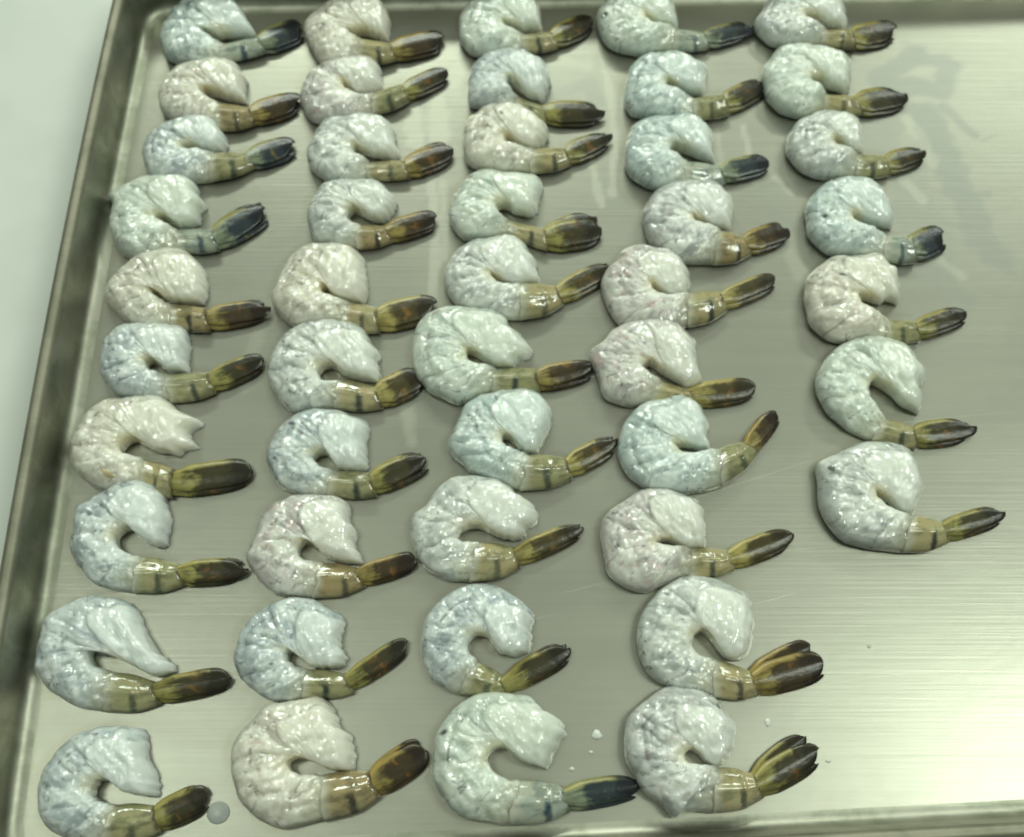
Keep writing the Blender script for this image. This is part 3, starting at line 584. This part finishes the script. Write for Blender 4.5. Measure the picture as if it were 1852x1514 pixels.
def metal(name, base, dark, rough, blotch):
    N = Nodes(name)
    film, pale, wet = N.attr('film'), N.attr('pale'), N.attr('wet')
    pos = N.world_vec()
    line = N.noise(N.world_vec(14, 900, 100), 1.0, 3, 0.65)             # fine brushing along the tray
    broad = N.noise(N.world_vec(5, 60, 40), 1.0, 3, 0.6)
    cloud = N.noise(pos, 55 if blotch else 14, 4, 0.6, 0.5)
    col = N.mix(N.rng(cloud, 0.40, 0.66), base, dark)
    col = N.mix(N.math('MULTIPLY', N.rng(line, 0.3, 0.7), 0.10), col, tuple(c * 0.6 for c in base))
    col = N.mix(N.math('MULTIPLY', film, 0.50), col, (0.26, 0.28, 0.27))
    col = N.mix(N.math('MULTIPLY', pale, 0.32), col, (0.62, 0.62, 0.52))
    N.l(col, N.p.inputs['Base Color'])
    N.p.inputs['Metallic'].default_value = 1.0
    rg = N.math('ADD', N.math('MULTIPLY', N.math('SUBTRACT', broad, 0.5), 0.09), rough)
    rg = N.math('ADD', rg, N.math('MULTIPLY', pale, 0.10))
    rg = N.math('ADD', rg, N.math('MULTIPLY', film, 0.04))
    rg = N.math('SUBTRACT', rg, N.math('MULTIPLY', wet, 0.0))
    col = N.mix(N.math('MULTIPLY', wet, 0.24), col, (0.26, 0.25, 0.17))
    N.l(col, N.p.inputs['Base Color'])
    N.l(rg, N.p.inputs['Roughness'])
    b = N.bump(line, 0.19, 0.00025)
    b = N.bump(cloud, 0.10, 0.002, b)
    N.l(b, N.p.inputs['Normal'])
    return N.m
floor_mat = metal('brushed_tray_metal', (0.40, 0.40, 0.335), (0.375, 0.375, 0.315), 0.38, False)
side_mat = metal('worn_tray_metal', (0.46, 0.46, 0.38), (0.30, 0.315, 0.24), 0.46, True)
rim_mat = metal('rim_metal', (0.33, 0.32, 0.25), (0.25, 0.25, 0.19), 0.58, True)

# the flat bottom: a fine grid so that smears of water can follow their own shapes
FILM = [([(1608,190),(1600,135),(1655,100),(1712,118),(1706,165),(1648,152),(1612,185),(1672,205),(1700,262)], 22, .8),
        ([(1672,205),(1706,270),(1735,340),(1768,410),(1795,465)], 30, .85), ([(1590,215),(1620,300),(1668,400),(1700,470)], 42, .5),
        ([(1708,195),(1738,225),(1762,245)], 9, .8), ([(1775,255),(1798,245)], 7, .6), ([(1755,352),(1788,351)], 7, .7),
        ([(1545,480),(1600,500),(1690,505),(1745,540)], 26, .45), ([(1440,250),(1475,330)], 24, .4), ([(1380,330),(1420,400)], 22, .35),
        ([(762,185),(771,262)], 4, .7), ([(1010,170),(1065,150),(1078,185)], 14, .5), ([(560,430),(470,470)], 30, .3),
        ([(1095,330),(1140,420)], 24, .35), ([(360,880),(380,930),(330,960)], 16, .3)]
PALE = [([(1640,215),(1668,250),(1690,298)], 12, .8), ([(1634,325),(1668,362)], 9, .8), ([(1700,470),(1740,500)], 10, .5),
        ([(1088,110),(1102,160),(1112,240),(1108,350)], 7, .6), ([(1062,250),(1075,320),(1088,372)], 6, .6), ([(1135,60),(1150,140)], 8, .5),
        ([(748,190),(752,258)], 16, .7), ([(790,170),(796,250)], 14, .7), ([(776,300),(790,420),(780,560)], 8, .6), ([(800,330),(805,470)], 6, .5),
        ([(1345,230),(1365,330)], 6, .6), ([(1290,200),(1310,330)], 7, .4), ([(1378,90),(1395,130)], 6, .5), ([(1402,320),(1430,350)], 5, .5),
        ([(838,110),(820,150)], 12, .5), ([(1000,110),(1060,120)], 14, .4), ([(470,590),(440,700)], 14, .3), ([(735,740),(745,800)], 10, .5),
        ([(1425,430),(1450,500)], 14, .3), ([(1530,330),(1560,300)], 12, .3)]
def seg_dist(P, a, b):
    ab = b - a
    t = np.clip(((P - a) @ ab) / (ab @ ab), 0, 1)
    return np.linalg.norm(P - (a + t[:, None] * ab), axis=1)
def strokes(P, S):
    rng = np.random.default_rng(5)
    out = np.zeros(len(P))
    for pts, wpx, amt in S:
        G = np.array([ground(*p)[:2] for p in pts])
        sc = np.linalg.norm(ground(*pts[0])[:2] - ground(pts[0][0] + 1, pts[0][1])[:2])
        dd = np.min([seg_dist(P, G[i], G[i + 1]) for i in range(len(G) - 1)], 0)
        wob = 1 + 0.35 * wave_noise(rng, P[:, 0], P[:, 1], 260, 260, 6) + 0.2 * wave_noise(rng, P[:, 0], P[:, 1], 900, 900, 6)
        out = np.maximum(out, amt * smooth01(dd, wpx * sc * wob * 1.28, wpx * sc * wob * 0.68 ))
    return np.clip(out, 0, 1)
GX = np.linspace(loop[:, 0].min(), loop[:, 0].max(), 430)
GY = np.linspace(loop[:, 1].min(), loop[:, 1].max(), 290)
# map the grid into the loop: scale each row to the left edge and each column to front/back edges
gx, gy = np.meshgrid(GX, GY)
tx = (gx - GX[0]) / (GX[-1] - GX[0]); ty = (gy - GY[0]) / (GY[-1] - GY[0])
y0, y1 = np.polyval(ff, gx), np.polyval(fb, gx)
yy = y0 + (y1 - y0) * ty
x0 = np.polyval(fl, yy)
xx = x0 + (XR - x0) * tx
yy = np.polyval(ff, xx) + (np.polyval(fb, xx) - np.polyval(ff, xx)) * ty
P = np.stack([xx.ravel(), yy.ravel()], 1)
film, pale = strokes(P, FILM), strokes(P, PALE)
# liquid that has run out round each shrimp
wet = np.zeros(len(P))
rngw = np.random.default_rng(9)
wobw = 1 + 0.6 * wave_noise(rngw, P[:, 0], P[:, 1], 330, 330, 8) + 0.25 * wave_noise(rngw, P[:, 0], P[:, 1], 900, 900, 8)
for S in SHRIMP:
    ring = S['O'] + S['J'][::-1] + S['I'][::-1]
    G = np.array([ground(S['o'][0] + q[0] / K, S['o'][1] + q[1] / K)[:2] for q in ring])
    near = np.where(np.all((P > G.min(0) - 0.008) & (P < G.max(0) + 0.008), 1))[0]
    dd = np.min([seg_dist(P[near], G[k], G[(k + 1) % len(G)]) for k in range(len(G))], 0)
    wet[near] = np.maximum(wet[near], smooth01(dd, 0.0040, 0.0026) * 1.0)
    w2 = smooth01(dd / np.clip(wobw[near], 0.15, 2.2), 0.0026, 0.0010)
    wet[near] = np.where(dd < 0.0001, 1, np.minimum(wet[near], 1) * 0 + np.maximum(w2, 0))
ny, nx = gx.shape
keep = np.ones((ny - 1, nx - 1), bool)
def in_corner(p):
    for c, a, b in ((c_bl, c_br, c_fl), (c_fl, c_fr, c_bl)):
        if np.linalg.norm(p - c) < r * 0.32: return True
    return False
F = []
for i in range(ny - 1):
    for j in range(nx - 1):
        F.append((i * nx + j, i * nx + j + 1, (i + 1) * nx + j + 1, (i + 1) * nx + j))
zf = np.full(len(P), 0.0)
me = mesh('tray_bottom', np.c_[P, zf], F, {'film': film, 'pale': pale, 'wet': wet})
o = link('tray_bottom', me, tray, floor_mat); o.location = (-0.08, -0.18, 0)

mm = 0.001
loft('tray_side', [(-1*mm, 0.02*mm), (0, 0.06*mm), (1.6*mm, 0.45*mm), (3.0*mm, 1.4*mm), (4.0*mm, 3.0*mm), (4.4*mm, 5*mm), (5.8*mm, 15*mm), (6.2*mm, 17*mm)], side_mat)
loft('tray_rim', [(6.0*mm, 16.9*mm), (6.4*mm, 18.0*mm), (7.3*mm, 18.8*mm), (8.6*mm, 19.1*mm), (9.8*mm, 18.8*mm), (10.6*mm, 17.9*mm), (10.9*mm, 16.6*mm), (10.5*mm, 15.4*mm),
                  (9.6*mm, 14.9*mm), (7.4*mm, 15.0*mm), (5.4*mm, 2.0*mm), (4.0*mm, -0.5*mm), (0, -1.0*mm)], rim_mat)

# hairline scratches across the bottom, flat bright ribbons a tenth of a millimetre wide
N = Nodes('scratched_metal')
N.p.inputs['Base Color'].default_value = (0.58, 0.58, 0.49, 1)
N.p.inputs['Metallic'].default_value = 1.0
N.p.inputs['Roughness'].default_value = 0.45
for pts, wd in [([(1040, 957), (1150, 934), (1300, 887), (1482, 828)], .11), ([(1300, 1012), (1440, 994), (1545, 984)], .09), ([(1366, 1092), (1405, 1082), (1440, 1072)], .13),
                ([(1010, 1075), (1100, 1052)], .09), ([(1480, 1240), (1600, 1222), (1720, 1215)], .08), ([(1530, 780), (1700, 757), (1850, 744)], .08), ([(930, 1130), (1010, 1108)], .08)]:
    G = catmull([ground(*p)[:2] for p in pts], 24)
    tg = np.gradient(G, axis=0); tg /= np.linalg.norm(tg, axis=1)[:, None]
    nn = np.stack([-tg[:, 1], tg[:, 0]], 1) * (wd * 0.0007 * np.sin(np.linspace(0.08, np.pi - 0.08, 24)) ** 0.5)[:, None]
    V = [(a[0] + s_ * b[0], a[1] + s_ * b[1], 0.00003) for a, b in zip(G, nn) for s_ in (-1, 1)]
    o = link('scratch', mesh('scratch', V, [(2 * k, 2 * k + 2, 2 * k + 3, 2 * k + 1) for k in range(23)]), tray, N.m)
    o.location = (-0.08, -0.18, 0)

# ------------------------------------------------------------------ shrimp builder
def px(q, o): return (o[0] + q[0] / K, o[1] + q[1] / K)

def build_shrimp(i, S):
    rng = np.random.default_rng(100 + i)
    o, seed = S['o'], i * 3.7 + 1.3
    Hh, O, I = [[px(q, o) for q in S[k]] for k in 'HOI']
    O = [Hh[0]] + O
    I = [Hh[-1]] + I
    oy = np.array(O)[:, 1]
    cy, ry = (oy.max() + oy.min()) / 2, (oy.max() - oy.min()) / 2
    zo = lambda p: 0.0034 + (0.0026 * smooth01(np.array(-p[1]), -1000, 100) + 0.0003 if p[1] < cy else 0.0006) * (cy - p[1]) / ry
    Ow = np.array([ground(*p, zo(p)) for p in O])[:, :2]
    n = len(I)
    Iw = np.array([ground(*p, 0.0026 + 0.0016 * smooth01(np.array(k / (n - 1)), 0.45, 0.75)) for k, p in enumerate(I)])[:, :2]
    Hw = np.array([ground(*p, 0.0045) for p in Hh])[:, :2]
    Hw[0], Hw[-1] = Ow[0], Iw[0]
    base = Ow.mean(0)
    root = thing('shrimp', (base[0], base[1], 0), S['L'], 'shrimp', 'raw peeled shrimp laid out in columns on the tray')
    NU, NV = 160, 72
    Oc, Ic = catmull(Ow, NU), catmull(Iw, NU)
    u = np.linspace(0, 1, NU)
    dI = Ic - Oc; dI /= np.linalg.norm(dI, axis=1)[:, None]
    Ic = Ic + dI * (0.0011 * smooth01(u, 0.45, 0.15) + 0.0004 * smooth01(u, 0.5, 0.7) * smooth01(u, 1.0, 0.92))[:, None]
    W = np.linalg.norm(Oc - Ic, axis=1)
    hmax = np.minimum(0.58 * W, 0.0100)
    hmax = np.convolve(np.pad(hmax, 6, mode='edge'), np.ones(13) / 13, 'valid')
    th = np.linspace(0, 2 * np.pi, NV, endpoint=False)
    v = (1 - np.cos(th)) / 2
    # jagged head: distance of the cut outline beyond the straight chord, per v
    ch = Iw[0] - Ow[0]; L = np.linalg.norm(ch); e = ch / L
    out_dir = np.array([-e[1], e[0]])
    if out_dir @ (Ow[0] + Iw[0] - 2 * Oc[10]) < 0: out_dir = -out_dir
    Hs = resample(Hw, 260)
    hv, hd = (Hs - Ow[0]) @ e / L, (Hs - Ow[0]) @ out_dir
    vv = np.linspace(0, 1, 100)
    prof = np.array([hd[np.abs(hv - a) < 0.016].max() if np.any(np.abs(hv - a) < 0.016) else np.interp(a, np.sort(hv), hd[np.argsort(hv)]) for a in vv])
    prof = np.maximum(prof + 0.00045 * wave_noise(rng, vv * 0, vv * 20, 0, 3, 6) * smooth01(vv, 0, .1) * smooth01(vv, 1, .9), -0.0012)
    U, VV = np.meshgrid(u, v, indexing='ij')
    XY = Oc[:, None, :] * (1 - VV[..., None]) + Ic[:, None, :] * VV[..., None]
    wgt = np.clip(1 - U / 0.18, 0, 1) ** 1.5
    dist = np.interp(VV, vv, prof)
    XY = XY + (wgt * dist)[..., None] * out_dir
    # heights
    hmax = hmax * (1 - 0.12 * smooth01(u, 0.7, 1.0))
    head = np.sqrt(np.clip(1 - (1 - np.clip(U / 0.085, 0, 1)) ** 2, 0, 1))
    H = hmax[:, None] * head
    X_, Y_ = XY[..., 0], XY[..., 1]
    lump = 1 + 0.050 * wave_noise(rng, X_, Y_, 900, 900, 9) + 0.035 * wave_noise(rng, X_, Y_, 2200, 2200, 12)
    furrow, seam = np.zeros_like(U), np.zeros_like(U)
    for us in (0.335, 0.45, 0.57, 0.70, 0.84):
        us = us + rng.uniform(-.02, .02)
        bend = us + 0.06 * (VV - 0.5) * rng.uniform(-1, 1) + 0.018 * wave_noise(rng, VV * 9, U * 0, 1.5, 0, 4)
        furrow += (0.03 + 0.05 * rng.random()) * np.exp(-((U - bend) / 0.016) ** 2) * smooth01(VV, 0.02, 0.2) * smooth01(VV, 0.85, 0.45)
        seam += np.exp(-((U - bend) / 0.0045) ** 2) * smooth01(VV, 0.95, 0.7)
    # the dense head lobe stands proud of a clearer strip along the back
    g0, lend = rng.uniform(.08, .24), rng.uniform(.30, .37)
    q = (U / lend) ** 2.6 + ((1 - VV) / (1 - g0)) ** 2.6
    q = q + 0.10 * wave_noise(rng, U * 30, VV * 8, 1.0, 1.2, 6) + 0.05 * wave_noise(rng, U * 80, VV * 20, 1.0, 1.2, 6)
    lobe = smooth01(q, 1.06, 0.94)
    gv = 0.27 + 0.07 * wave_noise(rng, U * 14, VV * 0, 1.0, 0, 4) + 0.03 * wave_noise(rng, U * 40, VV * 0, 1.0, 0, 4)
    strip = np.maximum(smooth01(VV, gv + 0.03, gv - 0.02) * smooth01(U, 0.80, 0.55), smooth01(U, 0.42, 0.30) * 0.7) * (1 - lobe)
    edge_in = smooth01(U, lend, lend * 0.6)
    groove = 0.09 * np.exp(-((VV - gv) / 0.03) ** 2) * smooth01(U, 0.66, 0.45) * smooth01(U, 0.30, 0.36)
    groove += 0.022 * np.exp(-((q - 1.07) / 0.06) ** 2) * smooth01(U, 0.01, 0.06)
    flap = 0.035 * lobe * smooth01(U, 0.0, 0.08) - 0.02 * strip + 0.016 * wave_noise(rng, X_, Y_, 4200, 4200, 12)
    seam = seam * 0.8 + np.exp(-((VV - gv) / 0.012) ** 2) * smooth01(U, 0.70, 0.5) * smooth01(U, 0.30, 0.36)
    seam += 0.6 * np.exp(-((q - 1.05) / 0.03) ** 2) * smooth01(VV, 0.75, 0.5) * smooth01(U, 0.01, 0.06)
    seam = np.clip(seam, 0, 1) * (np.sin(th)[None, :] > -0.1)
    Hl = H * lump * (1 - furrow - groove + flap)
    s = np.sin(th)[None, :]
    zc = 0.24 * H
    Z = np.where(s >= 0, zc + (Hl - zc) * np.abs(s) ** (0.80 - 0.42 * smooth01(VV, 0.45, 0.95)), zc - zc * np.abs(s) ** 0.45)
    Z = np.maximum(Z, 0.00022)
    # small unevenness of the outline
    edge = 0.00022 * wave_noise(rng, U * 70, VV, 1.0, 3, 6)
    ctr = (Oc + Ic)[:, None, :] / 2
    rad = XY - ctr
    XY = XY + rad / (np.linalg.norm(rad, axis=2, keepdims=True) + 1e-9) * edge[..., None]
    Vx = np.c_[XY.reshape(-1, 2) - base, Z.ravel()]
    spot = np.zeros_like(U)
    if 'spot' in S:
        su, sv = S['spot']
        dd = np.hypot((U - su) * 3.2 + 0.25 * (VV - sv), (VV - sv) * 0.8)
        spot = smooth01(dd * (1 + 0.4 * wave_noise(rng, U * 40, VV, 2, 30, 5)), 0.055, 0.022) * (s >= -0.2)
    me = mesh('flesh', Vx, ring_faces(NU, NV, cap0=False), {'along': U, 'across': VV, 'seed': np.full(U.size, seed), 'spot': spot, 'lobe': lobe, 'strip': strip, 'seam': seam})
    link('flesh', me, root, FLESH[S['f']])

    # ---- shell ring
    J = [px(q, o) for q in S['J']]
    Ju, Jl = ground(*J[0], 0.0046)[:2], ground(*J[1], 0.0022)[:2]
    Su, Sl = Ic[-1], Oc[-1]
    ax = (Ju + Jl - Su - Sl) / 2
    al = np.linalg.norm(ax); ax /= al
    nr = np.array([-ax[1], ax[0]])
    if nr @ (Su - Sl) < 0: nr = -nr
    Su0, Sl0 = Su - ax * 0.0010 + nr * 0.0002, Sl - ax * 0.0010 - nr * 0.0002
    wS, wJ = np.linalg.norm(Su - Sl), np.linalg.norm(Ju - Jl)
    up = catmull([Su0, (Su + Ju) / 2 + nr * 0.06 * wS, Ju], 30)
    lo = catmull([Sl0, (Sl + Jl) / 2 - nr * 0.11 * wS + ax * 0.10 * al, Jl + ax * 0.0004], 30)
    nu, nv = 30, 36
    uu = np.linspace(0, 1, nu)
    th2 = np.linspace(0, 2 * np.pi, nv, endpoint=False)
    v2 = (1 - np.cos(th2)) / 2
    U2, V2 = np.meshgrid(uu, v2, indexing='ij')
    XY = lo[:, None] * (1 - V2[..., None]) + up[:, None] * V2[..., None]
    XY = XY + ax * (0.0007 * wave_noise(rng, U2 * 0, V2 * 8, 0, 2.0, 5) * smooth01(U2, 0.35, 0.0) - 0.0009 * np.abs(V2 - 0.5) * smooth01(U2, 0.7, 1.0) * -2)[..., None]
    h0 = hmax[-1] * 1.02 + 0.00012
    h1 = min(0.66 * wJ, 0.0064)
    H = (h0 + (h1 - h0) * smooth01(uu, 0.1, 1.0))[:, None] * (1 + 0.035 * wave_noise(rng, U2 * 8, V2, 1, 6, 5))
    H = H * (1 + 0.05 * np.exp(-((U2 - 0.66) / 0.05) ** 2)) * (1 - 0.10 * smooth01(U2, 0.92, 1.0))
    s2 = np.sin(th2)[None, :]
    keel = 0.13 * np.exp(-np.abs((V2 - 0.50) / 0.075) ** 1.4)
    zc = 0.36 * H
    Z = np.where(s2 >= 0, zc + (H * (1 + keel) - zc) * np.abs(s2) ** 0.86, zc - zc * np.abs(s2) ** 0.5)
    Z = np.maximum(Z, 0.00020)
    me = mesh('tail_shell', np.c_[XY.reshape(-1, 2) - base, Z.ravel()], ring_faces(nu, nv), {'along': U2, 'across': V2, 'seed': np.full(U2.size, seed), 'bandpos': np.full(U2.size, rng.uniform(.50, .66)), 'bandamt': np.full(U2.size, rng.uniform(.65, 1.0))})
    link('tail_shell', me, root, SHELL[S['s']])

    # ---- tail fan
    T = px(S['T'], o)
    jc = ((J[0][0] + J[1][0]) / 2, (J[0][1] + J[1][1]) / 2)
    Jw, Tw = ground(*jc, 0.0030)[:2], ground(*T, 0.0028)[:2]
    ax = Tw - Jw; ln = np.linalg.norm(ax); ax /= ln
    nr = np.array([-ax[1], ax[0]])
    pd = np.array([T[0] - jc[0], T[1] - jc[1]]); pd /= np.linalg.norm(pd)
    pn = np.array([pd[1], -pd[0]]) * S['w'] / K / 2
    Wf = np.linalg.norm(ground(T[0] + pn[0], T[1] + pn[1], 0.003)[:2] - ground(T[0] - pn[0], T[1] - pn[1], 0.003)[:2])
    Wf *= 1.26
    sp = S.get('x', 0.0)
    jw = np.linalg.norm(Ju - Jl)
    def fin(b0, t0, l0, hw, z0, z1, thick, pw, sharp, curl, sd):
        """One leaf-shaped blade; b0, t0: sideways place of its root and tip; l0: reach along the tail."""
        ns, nw = 44, 26
        s_ = 1 - (1 - np.linspace(0, 1, ns)) ** 1.5
        slant = rng.uniform(-0.9, 0.5)
        A = Jw - ax * 0.0012 + nr * b0
        B = Jw + ax * (ln * l0) + nr * t0
        C = (A + B) / 2 + nr * curl
        mid = ((1 - s_) ** 2)[:, None] * A + (2 * s_ * (1 - s_))[:, None] * C + (s_ ** 2)[:, None] * B
        tg = np.gradient(mid, axis=0); tg /= np.linalg.norm(tg, axis=1)[:, None]
        sd_n = np.stack([-tg[:, 1], tg[:, 0]], 1)
        half = hw * (0.60 + 0.40 * smooth01(s_, 0.0, 0.34)) * np.clip(1 - s_ ** pw, 0.0, 1) ** sharp
        half = np.maximum(half, 0.00012)
        t3 = np.linspace(0, 2 * np.pi, nw, endpoint=False)
        v3 = (1 - np.cos(t3)) / 2
        U3, V3 = np.meshgrid(s_, v3, indexing='ij')
        jag = 1 + 0.05 * 0.9 * wave_noise(rng, U3 * 0, V3 * 9, 0, 4, 5) * smooth01(U3, 0.6, 1.0)
        XY = mid[:, None] + sd_n[:, None] * ((V3 - 0.5) * 2 * half[:, None])[..., None]
        XY = XY + ax * (slant * (V3 - 0.5) * hw * smooth01(U3, 0.3, 1.0))[..., None]
        XY = XY + ax * ((jag - 1) * 0.004 * smooth01(U3, 0.6, 1.0))[..., None]
        zc = z0 + (z1 - z0) * s_
        rib = 0.35 * np.exp(-((V3 - 0.86) / 0.06) ** 2)  + 0.16 * np.exp(-((V3 - 0.45) / 0.10) ** 2)
        q = np.sin(t3)[None, :]
        tk = (thick * np.clip(1.25 - 0.7 * s_, 0.3, 2))[:, None]
        Z = zc[:, None] + np.where(q >= 0, tk * np.abs(q) ** 0.8 * (1 + rib), -0.6 * tk * np.abs(q) ** 0.7)
        Z = Z - 0.10 * hw * ((V3 - 0.5) * 2) ** 2
        Z = np.maximum(Z, 0.00015)
        me = mesh('tail_fin', np.c_[XY.reshape(-1, 2) - base, Z.ravel()], ring_faces(ns, nw), {'along': U3, 'across': V3, 'seed': np.full(U3.size, seed + sd)})
        link('tail_fin', me, root, FIN[S['t']])
    j = lambda a: 1 + a * rng.uniform(-1, 1)
    blunt = rng.uniform(3.4, 12)
    fin(0.16 * jw, (0.23 + 0.40 * sp) * Wf, 0.95 * j(.04), 0.28 * Wf, 0.0019, 0.0015, 0.0007, blunt, 0.42, 0.10 * Wf, 0.3)      # far blade
    fin(-0.24 * jw, -(0.28 + 0.10 * sp) * Wf, 0.90 * j(.05), 0.22 * Wf, 0.0014, 0.0010, 0.0009, rng.uniform(3, 6), 0.6, -0.03 * Wf, 0.6)   # near blade
    fin(0.03 * jw, (0.05 - 0.24 * sp) * Wf, 1.0, 0.41 * Wf * (1 - 0.30 * sp), 0.0033, 0.0025, 0.0008, blunt * j(.2), 0.42, 0.05 * Wf, 0.9)     # top blade
    return root

for i, S in enumerate(SHRIMP):
    root = build_shrimp(i, S)
    if 'two-pronged' in S['L']:                                        # a scrap of shell still sticks to its back
        rng = np.random.default_rng(3)
        c = ground(192, 858, 0.006)
        a_, b_ = np.meshgrid(np.linspace(0, np.pi, 16), np.linspace(0, 2 * np.pi, 30, endpoint=False), indexing='ij')
        q = 1 + 0.16 * wave_noise(rng, np.cos(b_) * 2, np.sin(b_) * 2, 1.2, 1.2, 5)
        V = np.stack([0.0056 * q * np.sin(a_) * np.cos(b_), 0.0027 * q * np.sin(a_) * np.sin(b_), 0.0030 * np.cos(a_)], -1).reshape(-1, 3)
        me = mesh('shell_piece', V, ring_faces(16, 30), {'along': np.full(480, 0.3), 'across': np.full(480, 0.9), 'seed': np.full(480, 4.0)})
        o = link('shell_piece', me, root, SHELL['tan'])
        o.location = (c[0] - root.location[0], c[1] - root.location[1], 0.0058)
        o.rotation_euler = (0, 0, -0.35)

# ------------------------------------------------------------------ drops and crumbs on the tray
N = Nodes('clear_water')
tr = N.n('ShaderNodeBsdfTransparent'); gl = N.n('ShaderNodeBsdfGlossy'); gl.inputs['Roughness'].default_value = 0.04
fr = N.n('ShaderNodeFresnel'); fr.inputs['IOR'].default_value = 1.25
mx = N.n('ShaderNodeMixShader')
N.l(fr.outputs[0], mx.inputs[0]); N.l(tr.outputs[0], mx.inputs[1]); N.l(gl.outputs[0], mx.inputs[2])
df = N.n('ShaderNodeBsdfDiffuse'); df.inputs['Color'].default_value = (0.8, 0.85, 0.8, 1)
m2 = N.n('ShaderNodeMixShader'); m2.inputs[0].default_value = 0.40
N.l(mx.outputs[0], m2.inputs[1]); N.l(df.outputs[0], m2.inputs[2])
N.l(m2.outputs[0], N.t.nodes['Material Output'].inputs['Surface'])
water = N.m
def blob(name, p, rx, ry, h, mat, seed, label, cat, group=None, lump=0.1):
    rng = np.random.default_rng(seed)
    w = ground(*p)
    nu, nv = 22, 40
    th = np.linspace(0, 2 * np.pi, nv, endpoint=False)
    rr = 1 + lump * wave_noise(rng, th * 0, np.cos(th) * 2 + np.sin(2 * th), 0, 2.5, 4)
    V = []
    for k in range(nu):
        a = 1 - 0.985 * k / (nu - 1)
        for t, q in zip(th, rr):
            V.append((rx * q * a * math.cos(t), ry * q * a * math.sin(t), 0.0001 + h * (1 - a ** 2) ** 0.8 * (1 + lump * 0.5 * math.sin(3 * t))))
    o = link(name, mesh(name, V, ring_faces(nu, nv)), None, mat)
    o.location = (w[0], w[1], 0)
    tag(o, label, cat, group)
    return o
blob('water_drop', (395, 1470), 0.0036, 0.0034, 0.0006, water, 1, "round clear water drop beside the frayed tail in the front left", 'water drop', lump=0.0)
N = Nodes('white_meat_crumb')
N.p.inputs['Base Color'].default_value = (0.74, 0.77, 0.71, 1)
N.p.inputs['Roughness'].default_value = 0.2
crumb = N.m
for k, (p, rx, ry, h, lab) in enumerate([
    ((1080, 1329), .0015, .0014, .0007, "largest white crumb right of the big greenish front shrimp's head flap"),
    ((1068, 1361), .0007, .0006, .0004, "tiny white crumb just below the largest crumb near the front"),
    ((1034, 1391), .0010, .0006, .0005, "flat white crumb above the blue tail at the front"),
    ((1388, 1307), .0009, .0013, .0004, "thin white crumb above the front split brown tail"),
    ((1498, 1377), .0009, .0005, .0004, "small white crumb right of the front split brown tail"),
    ((1572, 1169), .0006, .0005, .0004, "tiny white crumb alone on the bare metal right of the split tail"),
    ((1100, 1439), .0022, .0016, .0012, "white scrap of meat stuck by the blue tail's near edge")]):
    blob('meat_crumb', p, rx, ry, h, crumb, 20 + k, lab, 'crumb', 'white meat crumbs on the bare tray', lump=0.22)
